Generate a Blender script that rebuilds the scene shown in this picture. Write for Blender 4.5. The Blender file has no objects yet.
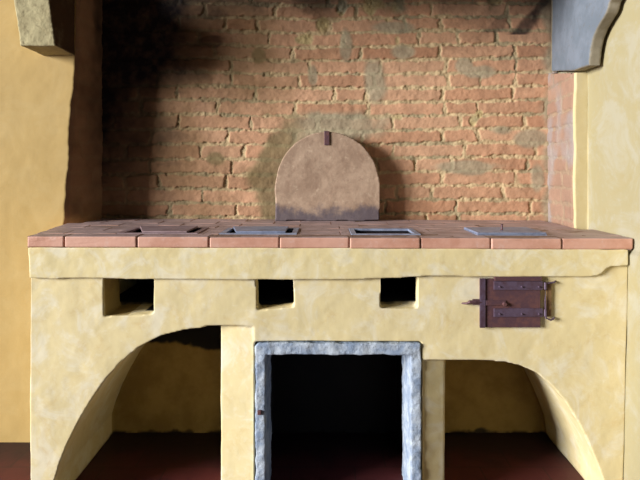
import bpy, bmesh, math, random
import numpy as np
from mathutils import Vector, Matrix

random.seed(7)
rng = np.random.default_rng(7)
SC = bpy.context.scene
COL = SC.collection

# ---------------------------------------------------------------- measure
F, D, EYE, VX, VY = 530.0, 1.866, 1.19, 323.0, 169.0
def P(px, py, Y=0.0):
    """Point of the real place at depth Y (metres behind the stove front)."""
    s = (D + Y) / F
    return ((px - VX) * s, EYE - (py - VY) * s)
def PX(px, Y=0.0): return (px - VX) * (D + Y) / F
def PZ(py, Y=0.0): return EYE - (py - VY) * (D + Y) / F

def lin(r, g, b):
    f = lambda c: (c / 255 / 12.92) if c / 255 <= .04045 else ((c / 255 + .055) / 1.055) ** 2.4
    return (f(r), f(g), f(b))
def sm(a, b, x):
    t = np.clip((x - a) / (b - a), 0, 1)
    return t * t * (3 - 2 * t)

# ---------------------------------------------------------------- noise
def _h(ix, iy, iz, seed):
    n = (ix.astype(np.int64) * 374761393 + iy.astype(np.int64) * 668265263 + iz.astype(np.int64) * 2147483647 + seed * 1274126177) & 0xffffffff
    n = ((n ^ (n >> 13)) * 1274126177) & 0xffffffff
    n = ((n ^ (n >> 16)) * 2246822519) & 0xffffffff
    return ((n ^ (n >> 15)) & 0xffff) / 65535.0 * 2 - 1
def vn(x, y, z, seed=0):
    x, y, z = np.broadcast_arrays(np.asarray(x, float), np.asarray(y, float), np.asarray(z, float))
    ix, iy, iz = np.floor(x), np.floor(y), np.floor(z)
    fx, fy, fz = x - ix, y - iy, z - iz
    fx, fy, fz = [t * t * (3 - 2 * t) for t in (fx, fy, fz)]
    r = 0
    for a in (0, 1):
        for b in (0, 1):
            for c in (0, 1):
                w = (fx if a else 1 - fx) * (fy if b else 1 - fy) * (fz if c else 1 - fz)
                r = r + w * _h(ix + a, iy + b, iz + c, seed)
    return r
def fbm(x, y, z, scale, seed=0, octv=4, gain=.55):
    r, a, s = 0, 1.0, scale
    for o in range(octv):
        r = r + a * vn(np.asarray(x) * s, np.asarray(y) * s, np.asarray(z) * s, seed + o * 17)
        a *= gain; s *= 2.03
    return r

# ---------------------------------------------------------------- objects
def link(name, me, mat=None, parent=None):
    o = bpy.data.objects.new(name, me)
    COL.objects.link(o)
    if mat is not None and me is not None and not me.materials:
        for m in (mat if isinstance(mat, (list, tuple)) else [mat]): me.materials.append(m)
    if parent is not None: o.parent = parent
    return o
def obj(name, bm, mat, parent=None, smooth=False):
    me = bpy.data.meshes.new(name)
    bmesh.ops.recalc_face_normals(bm, faces=bm.faces)
    bm.to_mesh(me); bm.free()
    if smooth:
        for p in me.polygons: p.use_smooth = True
    return link(name, me, mat, parent)
def tag(o, label=None, cat=None, group=None, kind=None):
    if label: o['label'] = label
    if cat: o['category'] = cat
    if group: o['group'] = group
    if kind: o['kind'] = kind
    return o
def empty(name, loc=(0, 0, 0)):
    o = bpy.data.objects.new(name, None); COL.objects.link(o); o.location = loc
    o.empty_display_size = .1
    return o

def add_box(bm, x0, x1, y0, y1, z0, z1, bevel=0.0, seg=2, M=None):
    vs = [bm.verts.new(v) for v in ((x0,y0,z0),(x1,y0,z0),(x1,y1,z0),(x0,y1,z0),(x0,y0,z1),(x1,y0,z1),(x1,y1,z1),(x0,y1,z1))]
    fs = [bm.faces.new([vs[i] for i in q]) for q in ((3,2,1,0),(4,5,6,7),(0,1,5,4),(1,2,6,5),(2,3,7,6),(3,0,4,7))]
    if bevel > 0:
        es = list({e for f in fs for e in f.edges})
        r = bmesh.ops.bevel(bm, geom=es, offset=bevel, segments=seg, profile=.5, affect='EDGES')
        vs = list({v for f in r['faces'] for v in f.verts} | {v for v in vs if v.is_valid})
    if M is not None:
        for v in vs:
            if v.is_valid: v.co = M @ v.co
    return vs
def add_prism(bm, pts, y0, y1, axis='Y'):
    """pts: outline (a, b). axis Y -> (a, y, b); axis X -> (x, a, b)."""
    mk = (lambda a, b, t: (a, t, b)) if axis == 'Y' else (lambda a, b, t: (t, a, b))
    A = [bm.verts.new(mk(a, b, y0)) for a, b in pts]
    B = [bm.verts.new(mk(a, b, y1)) for a, b in pts]
    bm.faces.new(A); bm.faces.new(B[::-1])
    n = len(pts)
    for i in range(n):
        j = (i + 1) % n
        bm.faces.new((A[i], B[i], B[j], A[j]))
def add_tube(bm, pts, r, n=10):
    pts = [Vector(p) for p in pts]
    rings = []
    for i, p in enumerate(pts):
        t = (pts[min(i + 1, len(pts) - 1)] - pts[max(i - 1, 0)]).normalized()
        u = t.cross(Vector((0, 0, 1)))
        if u.length < 1e-3: u = t.cross(Vector((1, 0, 0)))
        u.normalize(); v = t.cross(u)
        rr = r[i] if isinstance(r, (list, tuple)) else r
        rings.append([bm.verts.new(p + (u * math.cos(2*math.pi*k/n) + v * math.sin(2*math.pi*k/n)) * rr) for k in range(n)])
    for a, b in zip(rings, rings[1:]):
        for k in range(n):
            bm.faces.new((a[k], a[(k+1) % n], b[(k+1) % n], b[k]))
    bm.faces.new(rings[0][::-1]); bm.faces.new(rings[-1])

def bake(o, drop=()):
    """Apply the modifiers of o into its own mesh."""
    bpy.context.view_layer.update()
    dg = bpy.context.evaluated_depsgraph_get()
    me = bpy.data.meshes.new_from_object(o.evaluated_get(dg))
    old = o.data
    mats = [m for m in old.materials]
    o.modifiers.clear()
    o.data = me
    me.materials.clear()
    for m in mats: me.materials.append(m)
    bpy.data.meshes.remove(old)
    me.name = o.name
    for d in drop: bpy.data.objects.remove(d, do_unlink=True)
def coords(me):
    n = len(me.vertices)
    c = np.empty(n * 3); me.vertices.foreach_get('co', c)
    nn = np.empty(n * 3); me.vertices.foreach_get('normal', nn)
    return c.reshape(-1, 3), nn.reshape(-1, 3)
def setco(me, c):
    me.vertices.foreach_set('co', c.reshape(-1)); me.update()
def smoothshade(me):
    me.polygons.foreach_set('use_smooth', np.ones(len(me.polygons), bool))
    me.polygons.foreach_set('material_index', np.zeros(len(me.polygons), np.int32))
def rough(o, voxel, iters=2, amps=((.003, 8, 3),), drop=(), pre=()):
    for c in drop:
        b = o.modifiers.new('cut', 'BOOLEAN'); b.object = c; b.operation = 'DIFFERENCE'; b.solver = 'EXACT'
    m = o.modifiers.new('r', 'REMESH'); m.mode = 'VOXEL'; m.voxel_size = voxel; m.use_smooth_shade = True
    if iters:
        s = o.modifiers.new('s', 'SMOOTH'); s.iterations = iters; s.factor = .5
    bake(o, drop)
    c, n = coords(o.data)
    d = 0
    for k, (a, sc, oc) in enumerate(amps):
        d = d + a * fbm(c[:, 0], c[:, 1], c[:, 2], sc, 31 + 7 * k + len(o.name), oc)
    setco(o.data, c + n * np.reshape(d, (-1, 1)))
    smoothshade(o.data)
    return o
def fattr(me, name, v):
    a = me.attributes.new(name, 'FLOAT', 'POINT'); a.data.foreach_set('value', np.asarray(v, np.float32))
def cattr(me, name, rgb):
    a = me.attributes.new(name, 'FLOAT_COLOR', 'POINT')
    v = np.ones((len(rgb), 4), np.float32); v[:, :3] = rgb
    a.data.foreach_set('color', v.reshape(-1))

# ---------------------------------------------------------------- materials
class NT:
    def __init__(s, name):
        s.m = bpy.data.materials.new(name); s.m.use_nodes = True
        s.t = s.m.node_tree; s.b = s.t.nodes['Principled BSDF']
        s.co = s.t.nodes.new('ShaderNodeTexCoord').outputs['Object']
    def n(s, typ, **kw):
        x = s.t.nodes.new(typ)
        for k, v in kw.items():
            if k in x.inputs: x.inputs[k].default_value = v
            else: setattr(x, k, v)
        return x
    def l(s, a, b): s.t.links.new(a, b)
    def noise(s, scale, detail=5, rough=.6, dist=0.0):
        x = s.n('ShaderNodeTexNoise'); x.inputs['Scale'].default_value = scale; x.inputs['Detail'].default_value = detail
        x.inputs['Roughness'].default_value = rough; x.inputs['Distortion'].default_value = dist
        s.l(s.co, x.inputs['Vector']); return x.outputs['Fac']
    def ramp(s, fac, a, b):
        x = s.n('ShaderNodeMapRange'); x.interpolation_type = 'SMOOTHSTEP'
        x.inputs['From Min'].default_value = a; x.inputs['From Max'].default_value = b
        s.l(fac, x.inputs['Value']); return x.outputs['Result']
    def mul(s, a, k):
        x = s.n('ShaderNodeMath', operation='MULTIPLY'); s.l(a, x.inputs[0])
        if isinstance(k, (int, float)): x.inputs[1].default_value = k
        else: s.l(k, x.inputs[1])
        return x.outputs[0]
    def mix(s, fac, a, b):
        x = s.n('ShaderNodeMix', data_type='RGBA')
        if isinstance(fac, (int, float)): x.inputs[0].default_value = fac
        else: s.l(fac, x.inputs[0])
        for i, c in ((6, a), (7, b)):
            if isinstance(c, tuple): x.inputs[i].default_value = (*c[:3], 1)
            else: s.l(c, x.inputs[i])
        return x.outputs[2]
    def attr(s, name, out='Fac'):
        x = s.n('ShaderNodeAttribute', attribute_name=name); return x.outputs[out]
    def bump(s, h, strength=.3, dist=.01):
        x = s.n('ShaderNodeBump'); x.inputs['Strength'].default_value = strength; x.inputs['Distance'].default_value = dist
        s.l(h, x.inputs['Height']); s.l(x.outputs[0], s.b.inputs['Normal'])
    def done(s, col, rough=.8, metal=0.0, spec=.3):
        if isinstance(col, tuple): s.b.inputs['Base Color'].default_value = (*col, 1)
        else: s.l(col, s.b.inputs['Base Color'])
        if isinstance(rough, (int, float)): s.b.inputs['Roughness'].default_value = rough
        else: s.l(rough, s.b.inputs['Roughness'])
        s.b.inputs['Metallic'].default_value = metal
        s.b.inputs['Specular IOR Level'].default_value = spec
        return s.m

def m_plaster(name, base, pale, deep, pale_amt=.6, scale=1.0, soot=False, rgh=.75):
    t = NT(name)
    c = t.mix(t.mul(t.ramp(t.noise(7.5 * scale, 8, .68, .8), .46, .64), pale_amt), base, pale)
    c = t.mix(t.mul(t.ramp(t.noise(13 * scale, 8, .70, .6), .50, .74), .5), c, deep)
    c = t.mix(t.mul(t.ramp(t.noise(46 * scale, 4, .6), .55, .75), .35), c, pale)
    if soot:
        c = t.mix(t.attr('dingy'), c, t.mix(t.ramp(t.noise(6, 7, .65), .4, .65), lin(172, 146, 86), lin(150, 124, 72)))  # deeper ochre puts recess shade into the plaster colour
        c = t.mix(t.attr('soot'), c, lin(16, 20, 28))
    t.bump(t.noise(38, 7, .65), .16, .004)
    return t.done(c, rgh, 0, .25)
def m_attr(name, bump=.35, rgh=.88):
    t = NT(name)
    c = t.mix(t.mul(t.ramp(t.noise(120, 5, .7), .45, .7), .15), t.attr('Col', 'Color'), lin(90, 70, 50))
    t.bump(t.noise(150, 6, .7), bump, .004)
    return t.done(c, rgh, 0, .2)
def m_stone(name, a, b, c3, scale=12, bump=.4, rgh=.8):
    t = NT(name)
    c = t.mix(t.ramp(t.noise(scale, 6, .65), .38, .64), a, b)
    c = t.mix(t.mul(t.ramp(t.noise(scale * 5, 6, .7), .54, .72), .6), c, c3)
    t.bump(t.noise(scale * 7, 7, .7), bump, .006)
    return t.done(c, rgh, 0, .3)
def m_iron(name, a, b, rgh=.5, metal=.6, scale=30):
    t = NT(name)
    c = t.mix(t.ramp(t.noise(scale, 6, .7), .4, .65), a, b)
    t.bump(t.noise(90, 6, .7), .3, .003)
    return t.done(c, rgh, metal, .5)

M = {}
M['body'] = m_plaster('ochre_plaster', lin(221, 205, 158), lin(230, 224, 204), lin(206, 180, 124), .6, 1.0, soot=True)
M['band'] = m_plaster('ochre_plaster_band', lin(221, 205, 156), lin(230, 224, 202), lin(206, 180, 124), .6, 1.2)
M['wall'] = m_plaster('ochre_wall', lin(182, 154, 98), lin(187, 162, 110), lin(174, 146, 88), .5, .6)
M['wallR'] = m_plaster('pale_ochre_wall', lin(160, 150, 116), lin(168, 164, 148), lin(160, 144, 100), .6, .7)
M['strip'] = m_plaster('jamb_plaster', lin(200, 184, 140), lin(206, 194, 158), lin(188, 168, 116), .5, 1.0)
M['brick'] = m_attr('old_brick')
def m_tile():
    t = NT('terracotta_tile')
    n1 = t.ramp(t.noise(7, 6, .65), .38, .64)
    c = t.mix(n1, lin(210, 162, 142), lin(194, 142, 120))
    c = t.mix(t.mul(t.ramp(t.noise(35, 6, .7), .54, .72), .6), c, lin(214, 182, 170))
    w = t.mix(n1, lin(176, 154, 154), lin(154, 132, 130))
    c = t.mix(t.mul(t.attr('worn'), .97), c, w)  # greyer tops: sky sheen painted into the tile colour
    t.bump(t.noise(49, 7, .7), .18, .006)
    return t.done(c, .5, 0, .4)
M['tile'] = m_tile()
M['joint'] = m_stone('tile_joint', lin(150, 124, 108), lin(128, 102, 90), lin(170, 144, 124), 30, .4)
M['surround'] = m_stone('blue_grey_stone', lin(138, 154, 178), lin(184, 194, 206), lin(84, 96, 118), 16, .6)
t = NT('pale_stone')
c_ = t.mix(t.ramp(t.noise(9, 6, .65), .38, .64), lin(182, 172, 134), lin(162, 150, 114))
c_ = t.mix(t.mul(t.ramp(t.noise(45, 6, .7), .54, .72), .6), c_, lin(124, 110, 82))
c_ = t.mix(t.mul(t.attr('sooty'), t.ramp(t.noise(6, 5, .65), .1, .5)), c_, lin(78, 58, 40))
t.bump(t.noise(63, 7, .7), .5, .006)
M['corbelL'] = t.done(c_, .85, 0, .2)
M['corbelR'] = m_stone('grey_stone', lin(112, 126, 148), lin(124, 138, 160), lin(106, 112, 116), 9, .3)
def m_corbel():
    t = NT('grey_brown_stone')
    g = t.n('ShaderNodeAttribute', attribute_name='blue').outputs['Fac']
    n1 = t.ramp(t.noise(9, 6, .65), .38, .64)
    c = t.mix(g, t.mix(n1, lin(134, 126, 110), lin(150, 142, 126)), t.mix(n1, lin(104, 113, 124), lin(116, 124, 136)))
    c = t.mix(t.mul(t.ramp(t.noise(50, 6, .7), .54, .72), .5), c, lin(104, 100, 92))
    t.bump(t.noise(60, 7, .7), .3, .005)
    return t.done(c, .8, 0, .25)
M['corbelR'] = m_corbel()
M['iron'] = m_iron('rusty_iron', lin(88, 62, 70), lin(110, 74, 72), .55, .2)
M['iron2'] = m_iron('bare_iron_strap', lin(98, 82, 102), lin(84, 62, 72), .5, .25)
M['steel'] = m_iron('grey_iron_plate', lin(140, 150, 176), lin(116, 124, 148), .45, .15, 14)
M['frame'] = m_iron('burner_frame_iron', lin(150, 160, 184), lin(124, 130, 152), .45, .15, 20)
M['dull'] = m_iron('dull_brown_iron', lin(150, 128, 132), lin(130, 108, 110), .6, .1, 14)
M['pin'] = m_iron('pin_iron', lin(150, 120, 84), lin(96, 70, 52), .5, .5)
M['soot'] = m_stone('soot', lin(16, 16, 20), lin(22, 20, 22), lin(30, 28, 30), 20, .4, .9)

# ---------------------------------------------------------------- brick pattern
class Bricks:
    """Courses of long thin hand-made bricks: height and colour over (u, z)."""
    def __init__(s, pitch=.0672, length=.345, seed=3, z0=.905):
        s.p, s.L, s.seed, s.z0 = pitch, length, seed, z0
        r = np.random.default_rng(seed)
        s.rows = []
        for k in range(-16, 40):
            x = -3 + r.uniform(0, length); e = []
            while x < 3:
                e.append(x)
                x += length * (r.uniform(.9, 1.1) if r.random() > .22 else r.uniform(.42, .62))
            s.rows.append(np.array(e))
    def __call__(s, u, z, off=0.0):
        sd = s.seed
        uu = u + .010 * fbm(u, z, off, 9, sd, 3) + .003 * fbm(u, z, off, 60, sd + 5, 2)
        zz = z + .011 * fbm(u * .45, z * .6, off, 3.2, sd + 1, 3) + .0030 * fbm(u, z, off, 42, sd + 2, 3)
        k = np.floor((zz - s.z0) / s.p).astype(int)
        fz = (zz - s.z0) - k * s.p
        k = np.clip(k + 16, 0, len(s.rows) - 1)
        i = np.zeros_like(k); lo = np.zeros_like(u); hi = np.zeros_like(u)
        for r in np.unique(k):
            m = k == r; e = s.rows[r]
            j = np.clip(np.searchsorted(e, uu[m]) - 1, 0, len(e) - 2)
            i[m] = j; lo[m] = e[j]; hi[m] = e[j + 1]
        h1 = _h(i, k, i * 0, sd + 11); h2 = _h(i, k, i * 0, sd + 12); h3 = _h(i, k, i * 0, sd + 13)
        jt = .0046 + .0020 * vn(u * 6, z * 6, off, sd + 3)
        d = np.minimum(np.minimum(fz, s.p - fz), np.minimum(uu - lo, hi - uu) * .9)
        edge = .0042 * fbm(u, z, off, 30, sd + 21, 4)
        face = sm(0, .0065, d - jt + edge)
        lost = sm(.98, 1.2, fbm(u, z, off, 5.5, sd + 8, 3) + .15 * h3)          # spalled / patched areas
        face = face * (1 - lost)
        hb = .0060 + .0022 * h1 + .0012 * fbm(u, z, off, 40, sd + 9, 4) + .003 * h2 * (fz / s.p - .5)
        hm = .0030 * fbm(u, z, off, 55, sd + 10, 4) + .0022
        return hm * (1 - face) + hb * face, face, (h1, h2, h3), lost

def brick_colors(face, hh, lost, u, z, off=0.0, cool=0.0):
    h1, h2, h3 = [np.reshape((h + 1) / 2, (-1, 1)) for h in hh]
    A, B, C = np.array(lin(197, 152, 121)), np.array(lin(173, 128, 99)), np.array(lin(202, 166, 135))
    br = A * (1 - h1) + B * h1
    br = br * (1 - .45 * h2) + C * .45 * h2
    n = np.reshape(fbm(u, z, off, 22, 71, 4), (-1, 1))
    br = br * (1 + .13 * n)
    mo = np.array(lin(190, 167, 130)) * (1 + .18 * np.reshape(fbm(u, z, off, 40, 73, 3), (-1, 1)))
    gr = np.array(lin(146, 136, 108))
    g = np.reshape(sm(.1, .7, fbm(u, z, off, 7, 77, 3)), (-1, 1))
    mo = mo * (1 - .7 * g) + gr * .7 * g
    f = np.reshape(face, (-1, 1)); l = np.reshape(lost, (-1, 1))
    patch = np.array(lin(186, 166, 120)) * (1 - g) + np.array(lin(140, 134, 112)) * g
    c = br * f + mo * (1 - f)
    return c * (1 - l) + patch * l

def grid_mesh(name, V, nu, nv, flip=False):
    """V: (nv, nu, 3) array."""
    me = bpy.data.meshes.new(name)
    idx = np.arange(nu * nv).reshape(nv, nu)
    q = np.stack([idx[:-1, :-1], idx[:-1, 1:], idx[1:, 1:], idx[1:, :-1]], -1).reshape(-1, 4)
    if flip: q = q[:, ::-1]
    me.vertices.add(nu * nv); me.vertices.foreach_set('co', V.reshape(-1).astype(np.float32))
    me.loops.add(q.size); me.loops.foreach_set('vertex_index', q.reshape(-1).astype(np.int32))
    me.polygons.add(len(q)); me.polygons.foreach_set('loop_start', np.arange(0, q.size, 4, dtype=np.int32))
    me.update(calc_edges=True)
    me.polygons.foreach_set('use_smooth', np.ones(len(q), bool))
    return me

YB = .645                                    # plane of the brick back wall
SLOPE = -.0042                               # the old worktop sags to the right
def tilt(x): return SLOPE * x

# ---------------------------------------------------------------- back wall
bk = Bricks()
nu, nv = 640, 460
us = np.linspace(-1.16, 1.10, nu); zs = np.linspace(.80, 2.42, nv)
U, Z = np.meshgrid(us, zs); u, z = U.ravel(), Z.ravel()
h, face, hh, lost = bk(u, z)
# picture frame coordinates of the wall, used to place the stains where they are
px = VX + u * F / (D + YB); py = VY - (z - EYE) * F / (D + YB)
wob = fbm(u, z, 0, 6, 91, 4)
# grey cement smeared round the arched slab, and up the right corner
dl = np.hypot((px - 318) / 1.0, (py - 178) / 1.05)
cem = (1 - sm(58, 70, dl + 8 * wob)) * sm(-20, 20, 335 - px + 16 * wob) + \
      .9 * (1 - sm(.75, 1.2, np.hypot((px - 345) / 48, (py - 126) / 17) + .3 * wob))
cem = np.maximum(cem, sm(540, 550, px + 5 * wob + 4 * np.sin(py * .13)) * .95)
for cx, cy, rx, ry in ((313, 75, 5, 10), (346, 45, 6, 17), (374, 80, 11, 26), (405, 52, 13, 7), (465, 66, 8, 7), (500, 130, 12, 6),
                       (258, 55, 6, 7), (468, 167, 40, 7), (532, 138, 16, 8), (538, 178, 7, 13), (215, 158, 10, 7), (396, 27, 22, 6), (480, 72, 14, 6)):
    cem = np.maximum(cem, .95 * (1 - sm(.7, 1.25, np.hypot((px - cx) / rx, (py - cy) / ry) + .32 * wob)))
cem = np.clip(cem, 0, 1)
h = h * (1 - .75 * cem) + cem * (.005 + .0011 * fbm(u, z, 0, 48, 95, 4))
hh_c = brick_colors(face, hh, lost, u, z)
gl = sm(285, 320, px + 10 * wob).reshape(-1, 1)
gcol = (np.array(lin(120, 108, 78)) * (1 - gl) + np.array(lin(158, 148, 124)) * gl) * (1 + .22 * fbm(u, z, 0, 24, 97, 4)).reshape(-1, 1)
c = hh_c * (1 - .82 * cem.reshape(-1, 1)) + gcol * .82 * cem.reshape(-1, 1)
# soot of the old fires: thick in the upper left corner, a few smears top right; painted hood shade along the top
bound = 170 + (70 - np.clip(py, -60, 200)) * .52
grime = (.56 * (1 - sm(-70, 90, px - bound - 85 + 50 * wob)) + .06 * sm(-.2, .8, fbm(u, z, 0, 4, 93, 4))).reshape(-1, 1)
c = c * (1 - grime) + np.array(lin(98, 76, 38)) * grime
soot = (1 - sm(-48, 46, px - bound + 24 * wob)) * (1 - .72 * sm(150, 190, py + 8 * wob))
soot = np.maximum(soot, .62 * sm(.05, .75, fbm(u * .8, z * 2.0, 0, 7, 101, 4)) * (1 - sm(-20, 75, px - bound - 20)))
soot = np.maximum(soot, .75 * (1 - sm(-6, 26, py + 9 * wob)))  # dark top band paints the hood's shade into the colour
ln = np.abs((px - 545) * .80 + (py - 0) * .60) + np.where(py > 34, 50, 0)
soot = np.maximum(soot, .85 * (1 - sm(3, 9, ln + 3 * wob)))
ln2 = np.abs((px - 517) * .80 + (py - 0) * .60) + np.where(py > 32, 50, 0)
soot = np.maximum(soot, .5 * (1 - sm(2, 7, ln2 + 3 * wob)))
soot = np.maximum(soot, .85 * sm(548, 556, px + 2 * wob) * (1 - sm(20, 46, py + 8 * wob)))
soot = np.clip(soot * (.93 + .12 * fbm(u, z, 0, 30, 99, 3)), 0, .97).reshape(-1, 1)
c = c * (1 - soot) + np.array(lin(15, 17, 27)) * soot
V = np.stack([u, YB + .014 - h - .004 * fbm(u, z, 0, 2.5, 55, 2), z], -1).reshape(nv, nu, 3)
me = grid_mesh('wall_back', V, nu, nv)
cattr(me, 'Col', np.clip(c, .002, 1))
tag(link('wall_back', me, M['brick']), 'old brick back wall of the hearth, sooty at left', kind='structure')

# ---------------------------------------------------------------- side walls
def path_wall(name, path_fn, nz, z0, z1, segs, mats, off):
    """path_fn(z array) -> list of corner (x, y) arrays; segs: (steps, material index, kind)."""
    zs = np.linspace(z0, z1, nz)
    pts = path_fn(zs)
    cols, mi, ua, xs, ys, kinds = [], [], [], [], [], []
    acc = 0.0
    for s, (n, m, kd) in enumerate(segs):
        (xa, ya), (xb, yb) = pts[s], pts[s + 1]
        last = s == len(segs) - 1
        for k in range(n + (1 if last else 0)):
            t = k / n
            xs.append(xa + (xb - xa) * t); ys.append(ya + (yb - ya) * t)
            mi.append(m); kinds.append(kd)
            ln = float(np.mean(np.hypot(np.asarray(xb - xa), np.asarray(yb - ya))))
            ua.append(acc + ln * t)
        acc += ln
    X = np.stack([np.broadcast_to(x, zs.shape) for x in xs], 1); Y = np.stack([np.broadcast_to(y, zs.shape) for y in ys], 1)
    Zg = np.repeat(zs[:, None], X.shape[1], 1); Ug = np.repeat(np.array(ua)[None], nz, 0)
    return X, Y, Zg, Ug, np.array(mi), np.array(kinds)
def finish_wall(name, X, Y, Zg, Ug, mi, kinds, mats, bk, nrm, tint, label):
    nvv, nuu = X.shape
    x, y, zz, uu = X.ravel(), Y.ravel(), Zg.ravel(), Ug.ravel()
    h, face, hh, lost = bk(uu, zz, 3.0)
    isb = np.repeat((kinds == 1)[None], nvv, 0).ravel()
    pl = .0022 * fbm(x, y, zz, 5, 61, 4)
    isr = np.repeat((kinds == 2)[None], nvv, 0).ravel()
    disp = np.where(isb, h * .8, np.where(isr, .35 * h + .003 * fbm(x, y, zz, 16, 63, 4), pl))
    N = np.repeat(nrm[None], nvv, 0).reshape(-1, 3)
    V = np.stack([x, y, zz], -1) + N * disp[:, None]
    me = grid_mesh(name, V.reshape(nvv, nuu, 3), nuu, nvv)
    cc = brick_colors(face, hh, lost, uu, zz, 3.0)
    cattr(me, 'Col', np.clip(tint(cc, x, y, zz), .002, 1))
    for m in mats: me.materials.append(m)
    fm = np.repeat(mi[None, :-1], nvv - 1, 0).ravel().astype(np.int32)
    me.polygons.foreach_set('material_index', fm)
    o = link(name, me); tag(o, label, kind='structure'); return o

# left: ochre wall, its broken edge and the bare sooty side of the recess
def pathL(z):
    t = np.clip((z - .95) / (1.69 - .95), 0, 1.15)
    xe = -1.118 + .048 * t + .0065 * fbm(z * 0, z * 0 + 2, z, 11, 41, 5)
    one = np.ones_like(z)
    return [(-3.2 * one, .44 * one), (-1.6 * one, .44 * one), (xe - .012, .44 * one), (xe, .452 * one), (-1.052 + 0 * one, .66 * one)]
a = path_wall('wall_left', pathL, 260, 0, 2.42, [(40, 0, 0), (70, 0, 0), (3, 1, 0), (40, 1, 2)], None, 0)
nl = np.array([(0, -1, 0)] * 110 + [(.4, -.9, 0)] * 3 + [(.97, -.2, 0)] * 41, float)
def tintL(c, x, y, z):
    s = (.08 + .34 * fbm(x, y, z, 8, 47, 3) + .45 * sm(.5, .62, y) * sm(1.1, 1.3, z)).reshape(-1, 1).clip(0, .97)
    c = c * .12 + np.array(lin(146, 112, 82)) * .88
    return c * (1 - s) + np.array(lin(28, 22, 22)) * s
finish_wall('wall_left', *a, [M['wall'], M['brick']], Bricks(seed=9), nl, tintL, 'ochre plastered wall left of the hearth recess')

# right: pale wall coming forward, narrow yellow jamb strip, bare brick side of the recess
XR = 1.092
def pathR(z):
    one = np.ones_like(z)
    xe = 1.036 + .003 * fbm(z * 0, z * 0 + 5, z, 7, 43, 3)
    xw = np.where(z < .925, 1.0768 - (.912 - z) * .0215, XR) * 1.0
    xw = xw + (XR - xw) * sm(.885, .91, z)
    return [(1.074 * one, .67 * one), (xe, .325 * one), (xe + .006, .317 * one), (xw, .317 * one), (xw, -.38 * one), ((XR + 1.2) * one, -.38 * one)]
b = path_wall('wall_right', pathR, 640, 0, 2.42, [(70, 1, 1), (3, 2, 0), (14, 2, 0), (70, 0, 0), (20, 0, 0)], None, 0)
bX, bY, bZ = b[0], b[1], b[2]
ZRB = PZ(65.5, .19)                              # underside of the corbel in this corner
thr = ZRB - .004 + np.clip(bY - .318, 0, 1) * .170
push = (bZ > thr) & (bY > .310)
bX[:] = np.where(push, XR + .004, bX); bY[:] = np.where(push & (bY < .6), np.maximum(bY, .66), bY)
nr = np.array([(-1, 0, 0)] * 70 + [(-.7, -.7, 0)] * 3 + [(0, -1, 0)] * 14 + [(-1, 0, 0)] * 70 + [(0, -1, 0)] * 21, float)
def tintR(c, x, y, z):
    g = sm(-.1, .6, fbm(x, y, z, 6, 49, 3) + .6 * sm(.5, .64, y)).reshape(-1, 1)
    c = c * .3 + np.array(lin(136, 112, 100)) * .7
    return c * (1 - .5 * g) + np.array(lin(150, 150, 154)) * .5 * g
finish_wall('wall_right', *b, [M['wallR'], M['brick'], M['strip']], Bricks(seed=14, length=.2), nr, tintR, 'pale ochre side wall right of the stove')

# ---------------------------------------------------------------- floor
t = NT('red_floor_tiles')
br = t.n('ShaderNodeTexBrick'); t.l(t.co, br.inputs['Vector'])
br.inputs['Scale'].default_value = 1.0; br.inputs['Brick Width'].default_value = .25; br.inputs['Row Height'].default_value = .25
br.inputs['Mortar Size'].default_value = .003; br.offset = .5
br.inputs['Color1'].default_value = (*lin(86, 38, 38), 1); br.inputs['Color2'].default_value = (*lin(76, 32, 34), 1)
br.inputs['Mortar'].default_value = (*lin(62, 34, 30), 1)
c1 = t.mix(t.mul(t.ramp(t.noise(6, 6, .65), .45, .7), .6), br.outputs['Color'], lin(62, 26, 28))
# tiles darken unevenly towards the back
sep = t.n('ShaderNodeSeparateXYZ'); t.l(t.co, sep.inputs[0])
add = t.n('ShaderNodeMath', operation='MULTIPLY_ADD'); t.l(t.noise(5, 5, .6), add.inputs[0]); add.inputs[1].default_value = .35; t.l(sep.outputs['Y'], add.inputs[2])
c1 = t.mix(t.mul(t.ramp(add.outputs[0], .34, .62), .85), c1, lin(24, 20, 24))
t.bump(t.noise(20, 5, .6), .1, .01)
M['floor'] = t.done(c1, .55, 0, .35)
bm = bmesh.new(); add_box(bm, -3.2, XR + 1.2, -3.2, .95, -.06, 0)
tag(obj('floor', bm, M['floor']), 'dark red terracotta tiled floor', kind='structure')

# ---------------------------------------------------------------- hood carried by the corbels (above the frame)
bm = bmesh.new(); add_box(bm, -1.30, XR - .004, .06, .20, 2.02, 2.42, .01)
tag(obj('wall_hood', bm, M['wall']), 'plastered hood over the hearth', kind='structure')

# ---------------------------------------------------------------- the masonry stove
stove = tag(empty('masonry_stove', (0, 0, 0)), 'long ochre plastered masonry cooking stove with terracotta worktop and arched fuel bays', 'stove')
ZT = PZ(248)                                   # underside of the tiles, in the middle
TOPZ = PZ(237.3, -.016)

def wobble(pts, amp, step=.018, seed=1):
    out = []
    n = len(pts)
    for i in range(n):
        a, b = Vector(pts[i]), Vector(pts[(i + 1) % n])
        k = max(1, int((b - a).length / step))
        for j in range(k): out.append(a.lerp(b, j / k))
    arr = np.array([(p[0], p[1]) for p in out])
    arr[:, 0] += amp * fbm(arr[:, 0], arr[:, 1], 0, 14, seed, 3); arr[:, 1] += amp * fbm(arr[:, 0], arr[:, 1], 9, 14, seed + 3, 3)
    return [tuple(p) for p in arr]
def cutter(pts, y0, y1):
    bm = bmesh.new(); add_prism(bm, pts, y0, y1)
    o = obj('cut', bm, None); return o
def boxcut(x0, x1, y0, y1, z0, z1):
    bm = bmesh.new(); add_box(bm, x0, x1, y0, y1, z0, z1); return obj('cut', bm, None)
def pp(lst, Y=0): return [P(x, y, Y) for x, y in lst]

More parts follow.
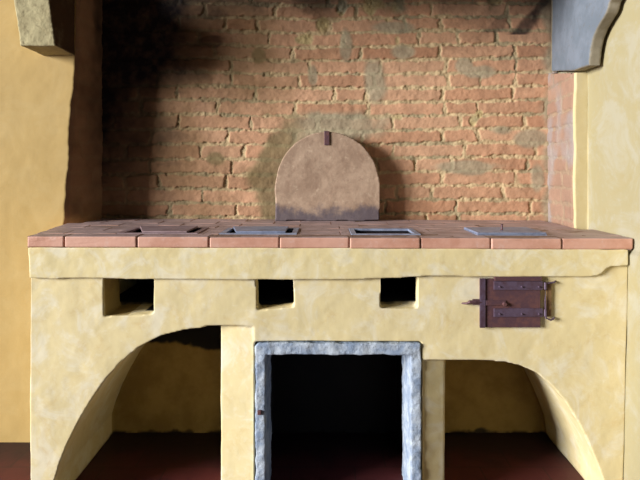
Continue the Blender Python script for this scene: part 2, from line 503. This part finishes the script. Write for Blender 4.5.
bm = bmesh.new(); add_box(bm, PX(30), 1.0765, 0, .635, 0, ZT + .004)
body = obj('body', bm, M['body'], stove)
cuts = []
arcL = [(54, 520), (54.5, 480), (60, 462), (68, 442), (79, 420), (91, 400), (104, 381), (120, 363), (139, 347), (160, 336.5), (185, 330), (210, 327), (230, 326)]
arcR = [(448, 359.5), (480, 359.5), (505, 361.5), (520, 365), (537, 373), (552, 385.5), (566, 402), (579, 423), (591, 446), (601, 466), (608, 482), (614, 520)]
YI = .525
# left bay: deep arch to the pier, shallow set-back of the pier face
cuts.append(cutter(pp(arcL[:-1]) + [P(219, 326.6), P(219, 520)], -.1, YI))
def plancut(pts, z0, z1):
    bm = bmesh.new()
    A = [bm.verts.new((x, y, z0)) for x, y in pts]; B = [bm.verts.new((x, y, z1)) for x, y in pts]
    bm.faces.new(A); bm.faces.new(B[::-1])
    for i in range(len(pts)):
        j = (i + 1) % len(pts); bm.faces.new((A[i], B[i], B[j], A[j]))
    return obj('cut', bm, None)
cuts.append(plancut([(PX(205), -.1), (PX(254), -.1), (PX(254), .004), (PX(219), .026), (PX(205), .03)], -.1, PZ(326.3)))
# right bay
cuts.append(cutter([P(447, 520)] + [P(447, 359.5)] + pp(arcR), -.1, YI))
cuts.append(plancut([(PX(422.5), -.1), (PX(462), -.1), (PX(462), .030), (PX(447), .028), (PX(422.5), .003)], -.1, PZ(359.5)))
# middle firebox behind the stone surround
cuts.append(boxcut(PX(254.4), PX(421.6), -.1, .215, -.1, PZ(342.2)))
cuts.append(boxcut(PX(258), PX(418), .2, YI, -.1, PZ(350)))
# ash mouths under the burners, the chambers behind them and the burner shafts
mouths = [((103, 279.5), (154, 279.5), (154, 309 + 4), (150, 315), (104, 317)),
          ((256, 279.5), (293, 279.5), (293.5, 307), (257, 310.5)),
          ((381.5, 278), (417.5, 277), (417.5, 308), (381, 308))]
for k, mth in enumerate(mouths):
    pts = [P(x, y) for x, y in mth]
    pts[0] = (pts[0][0], pts[0][1] + .004); pts[1] = (pts[1][0], pts[1][1] + .004)
    dp = (.15, .06, .05)[k]; cuts.append(cutter(pts, -.1, dp + .01))
    xs_ = [p[0] for p in pts]; zs_ = [p[1] for p in pts]
    cuts.append(boxcut(min(xs_) - .05, max(xs_) + .05, dp, .47, min(zs_) + .012, .872))
HY0, HY1 = .066, .258                          # burner openings, front to back
holes = [(PX(117, .07), PX(198, .07)), (PX(219, .07), PX(297, .07)), (PX(351, .07), PX(421, .07)), (PX(477, .07), PX(547, .07))]
for x0, x1 in holes:
    cuts.append(boxcut(x0 + .024, x1 - .024, HY0 + .022, HY1 - .022, .80, 1.0))
cuts.append(boxcut(1.034, 1.2, .308, .8, -.1, 1.2))     # clear of the jamb on the right
rough(body, .005, 2, ((.0022, 4, 3), (.0006, 22, 3)), cuts)
cb, nb = coords(body.data)
# right end leans in towards the floor; top follows the sag
r_ = sm(.9, 1.05, cb[:, 0]); cb[:, 0] -= r_ * (.912 - cb[:, 2]) * .022
cb[:, 2] += tilt(cb[:, 0]) * sm(.3, .9, cb[:, 2])
cb[:, 2] = np.where(cb[:, 2] < .01, 0.0, cb[:, 2])
setco(body.data, cb)
X, Y, Zc = cb.T
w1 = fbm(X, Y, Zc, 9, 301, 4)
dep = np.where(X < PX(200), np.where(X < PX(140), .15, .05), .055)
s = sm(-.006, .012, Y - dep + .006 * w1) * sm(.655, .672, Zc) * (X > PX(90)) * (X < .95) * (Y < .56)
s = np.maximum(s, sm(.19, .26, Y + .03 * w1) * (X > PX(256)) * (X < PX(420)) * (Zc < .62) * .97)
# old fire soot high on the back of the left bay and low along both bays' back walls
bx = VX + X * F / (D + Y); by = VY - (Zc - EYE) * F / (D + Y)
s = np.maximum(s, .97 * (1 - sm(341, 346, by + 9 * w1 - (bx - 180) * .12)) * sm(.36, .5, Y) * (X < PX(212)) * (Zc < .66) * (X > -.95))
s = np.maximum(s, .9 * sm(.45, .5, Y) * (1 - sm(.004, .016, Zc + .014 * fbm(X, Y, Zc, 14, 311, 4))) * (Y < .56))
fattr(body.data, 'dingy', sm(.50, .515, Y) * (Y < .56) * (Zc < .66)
      + .9 * sm(.004, .016, Y) * (Y < .17) * (X < PX(112) + .1) * (X > PX(98)) * (Zc > .66) * (Zc < .81) * (X < PX(127)))  # bay back walls and left mouth reveal: shade painted into the colour
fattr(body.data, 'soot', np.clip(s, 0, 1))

# plaster ledge under the tiles
yb = -.014
outl = [(28, 247.2), (180, 247.2), (330, 247.9), (480, 248.7), (629, 249.4), (628.5, 266), (612, 266.6), (606, 269), (602, 273.5), (597, 276), (585, 277),
        (500, 277), (430, 276), (380, 278.6), (330, 280), (252, 280), (180, 279.4), (100, 278.4), (29, 279)]
bm = bmesh.new(); add_prism(bm, wobble([P(x, y, yb) for x, y in outl], .0012, .02, 4), yb, .03)
band = obj('ledge', bm, M['band'], stove)
rough(band, .0045, 3, ((.0014, 7, 3), (.0005, 30, 3)))

# terracotta worktop: rows of tiles cut round the four burner openings
def left_edge(y): return PX(27, -.016) if y < .432 else -1.046
rows = [(-.016, .060), (.063, .160), (.163, .262), (.265, .345), (.348, .430), (.434, .530), (.533, .640)]
front = [PX(p, -.016) for p in (64.5, 137, 209, 279.5, 349.5, 420.5, 491, 562)]
bm = bmesh.new(); bj = bmesh.new()
cnt = 0
for ri, (y0, y1) in enumerate(rows):
    xr = 1.086 if y1 < .30 else 1.032
    xl = left_edge((y0 + y1) / 2) if ri else left_edge(0)
    if ri == 0: ed = [xl] + front + [xr]
    else:
        ed = [xl]; x = xl + (.08 if ri % 2 else .17) + .03 * random.random()
        while x < xr - .06: ed.append(x); x += .25
        ed.append(xr)
    for a0, a1 in zip(ed, ed[1:]):
        iv = [(a0, a1)]
        if ri in (1, 2):
            for hx0, hx1 in holes:
                nv_ = []
                for q0, q1 in iv:
                    if hx1 <= q0 or hx0 >= q1: nv_.append((q0, q1)); continue
                    if hx0 > q0: nv_.append((q0, hx0))
                    if hx1 < q1: nv_.append((hx1, q1))
                iv = nv_
        for q0, q1 in iv:
            if q1 - q0 < .008: continue
            g = .0016 if ri == 0 else .001
            dz = random.uniform(-.0012, .0008) if ri == 0 else random.uniform(-.0004, .0003); fy = random.uniform(-.003, .002) if ri == 0 else 0
            zc_ = tilt((q0 + q1) / 2)
            zb = ZT + .001 if ri == 0 else TOPZ - .03
            vs = add_box(bm, q0 + g, q1 - g, y0 + fy, y1, zb + zc_, TOPZ + dz + zc_, min(.005 if ri == 0 else .0022, (q1 - q0) * .2), 3)
            if ri in (3,):
                pass
        cnt += 1
top = obj('tile_top', bm, M['tile'], stove)
bv = top.modifiers.new('sub', 'SUBSURF'); bv.subdivision_type = 'SIMPLE'; bv.levels = 2
bake(top)
ct, ntn = coords(top.data)
# splayed left end
ct[:, 0] -= .076 * np.clip(ct[:, 1], 0, .43) / .44 * sm(.80, 1.04, -ct[:, 0]) * (ct[:, 1] < .432)
ct += ntn * (.0010 * fbm(ct[:, 0], ct[:, 1], ct[:, 2], 26, 81, 4))[:, None]
setco(top.data, ct)
fattr(top.data, 'worn', sm(.6, .95, ntn[:, 2]))  # painted sheen goes on upward faces
for p in top.data.polygons: p.use_smooth = False
# mortar bed showing in the joints, cut round the openings
bm = bmesh.new()
xe = [(left_edge(.1) + .03, holes[0][0] + .002)] + [(holes[i][1] - .002, holes[i + 1][0] + .002) for i in range(3)] + [(holes[3][1] - .002, 1.082)]
for q0, q1 in xe:
    add_box(bm, q0, q1, .0, .262, ZT - .002, TOPZ - .0008)
add_box(bm, -1.035, 1.08, -.009, HY0, ZT - .002, TOPZ - .0009)
add_box(bm, -1.035, 1.030, .260, .640, ZT - .002, TOPZ - .0009)
for v in bm.verts: v.co.z += tilt(v.co.x)
obj('mortar_bed', bm, M['joint'], stove)

# iron frames mortared into the worktop
for i, (x0, x1) in enumerate(holes):
    bm = bmesh.new(); w = .021
    zt = TOPZ + .0022 + tilt((x0 + x1) / 2)
    for bx0, bx1, by0, by1 in ((x0, x1, HY0, HY0 + w), (x0, x1, HY1 - w, HY1), (x0, x0 + w, HY0 + w, HY1 - w), (x1 - w, x1, HY0 + w, HY1 - w)):
        add_box(bm, bx0, bx1, by0, by1, zt - .009, zt, .0015, 2)
    obj('burner_frame', bm, M['frame' if i else 'dull'], stove)
    # sooty lining of the shaft under the frame
    bm = bmesh.new()
    for bx0, bx1, by0, by1 in ((x0 + .004, x0 + .02, HY0, HY1), (x1 - .02, x1 - .004, HY0, HY1), (x0, x1, HY0 + .004, HY0 + .02), (x0, x1, HY1 - .02, HY1 - .004)):
        add_box(bm, bx0, bx1, by0, by1, .84, zt - .0095)
    obj('shaft_lining', bm, M['soot'], stove)

# stone surround of the middle firebox
bm = bmesh.new()
add_prism(bm, wobble([P(255.5, 520), P(255.5, 347), P(259, 343), P(421, 343), P(421, 520), P(410.5, 520), P(410.5, 354.5), P(265.5, 354.5), P(265.5, 520)], .0016, .02, 8), -.006, .205)
sur = obj('stone_surround', bm, M['surround'], stove)
rough(sur, .004, 1, ((.0020, 30, 3), (.0012, 70, 2)))
cs, ns = coords(sur.data); cs[:, 2] = np.maximum(cs[:, 2], 0); setco(sur.data, cs)
# old iron hinge pin let into its left jamb
bm = bmesh.new(); x, zz_ = P(259.5, 412.5, -.008); add_box(bm, x - .007, x + .006, -.012, .01, zz_ - .008, zz_ + .008, .002)
tag(obj('hinge_stub', bm, M['iron'], sur), 'dark iron stub in the left stone jamb')

# iron fire door
def pbox(bm, x0, y0, x1, y1, ya, yb_, bev=.001):
    add_box(bm, PX(x0, ya), PX(x1, ya), ya, yb_, PZ(y1, ya), PZ(y0, ya), bev)
bm = bmesh.new(); pbox(bm, 480.5, 279, 540.5, 327.5, -.012, .004, .0012)
pbox(bm, 495, 276.8, 542, 281, -.018, -.002, .001)
door = tag(obj('fire_door', bm, M['iron'], stove), 'small rusty iron fire door')
def sub(name, fn, mat, label=None, parent=door):
    b_ = bmesh.new(); fn(b_); o = obj(name, b_, mat, parent)
    if label: o['label'] = label
    return o
sub('edge_strip', lambda b_: pbox(b_, 480, 278.5, 485.6, 328, -.0165, -.011), M['iron2'])
def strap(y0, y1, x0=494):
    def f(b_):
        pbox(b_, x0, y0, 543, y1, -.0165, -.011, .0012)
        for rx in (x0 + 4, 520, 537):
            add_tube(b_, [(PX(rx), -.0215, PZ((y0 + y1) / 2)), (PX(rx), -.014, PZ((y0 + y1) / 2))], [.0025, .0045], 10)
        # the strap's eye round the hinge rod
        zc = PZ((y0 + y1) / 2, -.014); hz = (y1 - y0) / 284 / 2
        add_tube(b_, [(PX(543.8), -.013, zc - hz * .8), (PX(543.8), -.013, zc + hz * .8)], .0055, 12)
    return f
sub('strap', strap(281.5, 290), M['iron2']); sub('strap', strap(308.5, 317), M['iron2'])
def latch(b_):
    pbox(b_, 486, 300.5, 506, 305.5, -.0165, -.011, .001)
    add_tube(b_, [(PX(503), -.024, PZ(302.8)), (PX(503), -.014, PZ(302.8))], [.006, .0085], 14)
    pbox(b_, 473, 299.6, 481, 305, -.016, -.006, .001)
sub('latch_bar', latch, M['iron'])
def lpin(b_):
    add_tube(b_, [(PX(482), -.012, PZ(301.5)), (PX(474), -.014, PZ(301)), (PX(468.5), -.014, PZ(301)), (PX(466), -.012, PZ(302.5)), (PX(461.5), .004, PZ(303.5))], [.004, .0062, .0062, .004, .003], 10)
sub('latch_hook', lpin, M['iron'])
def rod(b_):
    add_tube(b_, [(PX(557), .006, PZ(281)), (PX(553), -.011, PZ(281.5)), (PX(547), -.013, PZ(282.3)), (PX(544), -.013, PZ(283.5)), (PX(543.8), -.013, PZ(300)), (PX(544.5), -.013, PZ(317)),
                  (PX(549), -.014, PZ(319)), (PX(552.5), -.012, PZ(317.5)), (PX(555), .006, PZ(317.5))], .0032, 10)
sub('hinge_rod', rod, M['iron2'])
def bar(b_): pbox(b_, 547.2, 283, 551.6, 316.5, -.009, .004, .001)
sub('hinge_plate', bar, M['pin'], 'pale brown hinge plate')

# ---------------------------------------------------------------- plates on the burners
def cover(name, label, i, corners, dz, th=.006, mat='steel', knob=None):
    """corners: outline (x, y) seen from above, in metres."""
    x0, x1 = holes[i]; zc = TOPZ + tilt((x0 + x1) / 2)
    cx = sum(c_[0] for c_ in corners) / 4; cy = sum(c_[1] for c_ in corners) / 4
    root = tag(empty(name, (cx, cy, zc + dz)), label, 'burner cover')
    bm = bmesh.new()
    A = [bm.verts.new((x - cx, y - cy, 0)) for x, y in corners]; B = [bm.verts.new((x - cx, y - cy, th)) for x, y in corners]
    bm.faces.new(A[::-1]); bm.faces.new(B)
    for k in range(4): bm.faces.new((A[k], A[(k + 1) % 4], B[(k + 1) % 4], B[k]))
    bmesh.ops.bevel(bm, geom=list(bm.edges), offset=.0014, segments=2, affect='EDGES')
    obj('plate', bm, M[mat], root)
    if knob:
        bm = bmesh.new(); kx, ky = knob
        add_tube(bm, [(kx - cx, ky - cy, th - .001), (kx - cx, ky - cy, th + .004), (kx - cx, ky - cy, th + .02), (kx - cx, ky - cy, th + .023)], [.007, .0038, .0038, .006], 12)
        obj('pull_pin', bm, M['iron'], root)
    return root
FZ = .0029                                     # on top of the frames
x0, x1 = holes[0]
cover('burner_cover', 'brownish iron plate lying askew on the burner farthest left', 0,
      [(x0 + .092, HY0 + .004), (x1 - .040, HY0 + .004), (x1 - .042, HY1 - .006), (x0 + .022, HY1 - .008)], FZ, mat='dull')
x0, x1 = holes[1]
cover('burner_cover', 'bluish iron plate on the burner in front of the arched slab, gaps at both ends', 1,
      [(x0 + .060, HY0 + .012), (x1 - .042, HY0 + .012), (x1 - .042, HY1 - .008), (x0 + .022, HY1 - .008)], FZ)
x0, x1 = holes[3]
cover('burner_cover', 'bluish iron plate with an upright pin, closing the rightmost burner', 3,
      [(x0 + .002, HY0 + .002), (x1 - .002, HY0 + .002), (x1 - .004, HY1 - .002), (x0 + .001, HY1 - .002)], FZ, knob=((x0 + x1) / 2 - .01, .15))
# the open burner: a grate of bars dropped into its frame
x0, x1 = holes[2]
zc = TOPZ + tilt((x0 + x1) / 2)
gr = tag(empty('burner_grate', ((x0 + x1) / 2, (HY0 + HY1) / 2, zc - .024)), 'dark iron grate sunk in the only open burner', 'grate')
bm = bmesh.new()
hw, hd = (x1 - x0) / 2 - .0235, (HY1 - HY0) / 2 - .0225
for q in ((-hw, hw, -hd, -hd + .01), (-hw, hw, hd - .01, hd), (-hw, -hw + .01, -hd, hd), (hw - .01, hw, -hd, hd)):
    add_box(bm, q[0], q[1], q[2], q[3], 0, .01, .001)
obj('rim', bm, M['iron'], gr)
for k in range(5):
    xx = -hw + (k + 1) * 2 * hw / 6
    bm = bmesh.new(); add_box(bm, xx - .005, xx + .005, -hd + .005, hd - .005, .001, .009, .001)
    obj('bar', bm, M['iron'], gr)

# ---------------------------------------------------------------- arched slab leaning on the bricks
YL = .560
lw, lr = (PX(380, YL) - PX(275, YL)) / 2, 0
lcx = (PX(380, YL) + PX(275, YL)) / 2
H = PZ(132, YL + .02) - TOPZ
pts = [(-lw, 0), (-lw * 1.0, H * .38)]
for k in range(1, 24):
    t_ = math.pi * (1 - k / 24)
    cx_, sy_ = math.cos(t_), math.sin(t_)
    pts.append((lw * math.copysign(abs(cx_) ** .97, cx_), H * .38 + H * .62 * sy_ ** 1.02))
pts += [(lw, H * .38), (lw, 0)]
lid = tag(empty('arched_slab', (lcx, YL, TOPZ + tilt(lcx) + .0015)), 'arched pinkish brown oven slab standing against the brick wall', 'oven lid')
lid.rotation_euler = (math.radians(-2.6), 0, 0)
bm = bmesh.new(); add_prism(bm, wobble(pts, .002, .015, 12), 0, .048)
m = NT('worn_terracotta_slab')
c_ = m.mix(m.ramp(m.noise(9, 7, .68, .5), .38, .66), lin(172, 147, 126), lin(148, 123, 104))
c_ = m.mix(m.mul(m.ramp(m.noise(30, 6, .7), .55, .72), .55), c_, lin(204, 182, 158))
c_ = m.mix(m.mul(m.ramp(m.noise(14, 6, .7), .58, .70), .5), c_, lin(112, 84, 72))
sp = m.n('ShaderNodeSeparateXYZ'); m.l(m.co, sp.inputs[0])
ad = m.n('ShaderNodeMath', operation='MULTIPLY_ADD'); m.l(m.noise(11, 5, .65), ad.inputs[0]); ad.inputs[1].default_value = -.20; m.l(sp.outputs['Z'], ad.inputs[2])
c_ = m.mix(m.mul(m.ramp(ad.outputs[0], -.015, -.075), .8), c_, lin(74, 70, 84))
m.bump(m.noise(70, 7, .7), .3, .005)
M['slab'] = m.done(c_, .85, 0, .2)
slab = obj('slab', bm, M['slab'], lid)
rough(slab, .005, 2, ((.0012, 9, 3), (.0005, 50, 3)))
cs, ns = coords(slab.data); cs[:, 2] = np.maximum(cs[:, 2], 0); setco(slab.data, cs)
bm = bmesh.new(); add_box(bm, .0 - .012 - .003, .012 - .003, -.006, .002, H - .062, H - .003, .0015)
add_box(bm, -.015, .009, -.006, .052, H - .006, H + .003, .0015)
hk = tag(obj('hanging_plate', bm, M['iron'], lid), 'dark iron tab at the top of the slab')

# ---------------------------------------------------------------- corbels
def corbel(name, label, prof, x0, x1, mat, amps, taper=0):
    root = tag(empty(name, ((x0 + x1) / 2, prof[0][0], prof[0][1])), label, 'corbel')
    bm = bmesh.new(); add_prism(bm, prof, x0, x1, 'X')
    for v in bm.verts: v.co -= root.location
    o = obj('bracket', bm, mat, root)
    rough(o, .005, 2, amps)
    return root, o
zL = PZ(45.5, .27)
corbel('stone_corbel', 'pale rough stone corbel jutting from the ochre wall, upper left', [(.272, zL), (.455, zL - .005), (.455, 2.02), (.19, 2.02), (.205, 1.93), (.224, 1.86), (.252, 1.76)],
       PX(20, .27), PX(55, .27), M['corbelL'], ((.002, 9, 4), (.0012, 40, 3)))
zR = PZ(65.5, .19)
oge = [(.19, zR), (.187, zR + .02), (.178, zR + .06), (.162, zR + .095), (.135, zR + .125), (.098, zR + .148), (.066, zR + .166), (.052, zR + .182), (.046, zR + .20),
       (.034, zR + .203), (.030, zR + .21), (.030, 2.02), (.635, 2.02), (.635, zR + .058), (.318, zR + .004)]
corbel('stone_corbel', 'blue-grey carved stone corbel with curved front in the right corner', oge, 1.030, XR - .013, M['corbelR'], ((.0016, 6, 3), (.0006, 40, 3)))
for o in bpy.data.objects:
    if o.name.startswith('bracket') and o.data.materials[0] == M['corbelR']:
        c_, n_ = coords(o.data); fattr(o.data, 'blue', sm(.55, .9, -n_[:, 0]))
        g_ = c_ + np.array(o.parent.location)
        c_[:, 0] += np.clip(g_[:, 1] - .30, 0, 1) * .145 * (1 - sm(1.045, 1.08, g_[:, 0]))
        c_[:, 0] = np.minimum(c_[:, 0], XR - .012 - o.parent.location.x)
        setco(o.data, c_)
    elif o.name.startswith('bracket'):
        c_, n_ = coords(o.data); fattr(o.data, 'sooty', sm(.55, .9, n_[:, 0]))

# ---------------------------------------------------------------- light
def area(name, loc, target, sx, sy, power, color):
    l = bpy.data.lights.new(name, 'AREA'); l.shape = 'RECTANGLE'; l.size = sx; l.size_y = sy; l.energy = power; l.color = color
    o = bpy.data.objects.new(name, l); COL.objects.link(o); o.location = loc
    o.rotation_euler = (Vector(target) - Vector(loc)).to_track_quat('-Z', 'Y').to_euler()
    return o
area('window_daylight', (-17.0, -7.6, 4.6), (.1, .3, .95), 6.6, 6.0, 8400, (1.0, .985, .965))
w = bpy.data.worlds.new('room_light'); SC.world = w; w.use_nodes = True
bg = w.node_tree.nodes['Background']; bg.inputs[0].default_value = (.80, .90, 1.0, 1); bg.inputs[1].default_value = .042

# ---------------------------------------------------------------- camera
cd = bpy.data.cameras.new('camera'); cam = bpy.data.objects.new('camera', cd); COL.objects.link(cam)
cam.location = (0, -D, EYE); cam.rotation_euler = (math.pi / 2, 0, 0)
cd.sensor_width = 36; cd.sensor_fit = 'HORIZONTAL'; cd.lens = F / 640 * 36
cd.shift_x = -(VX - 320) / 640; cd.shift_y = -(240 - VY) / 640
cd.clip_start = .02
SC.camera = cam
vs_ = SC.view_settings
vs_.view_transform = 'Standard'; vs_.look = 'None'; vs_.gamma = 1.0; vs_.exposure = 0.0; vs_.use_curve_mapping = False
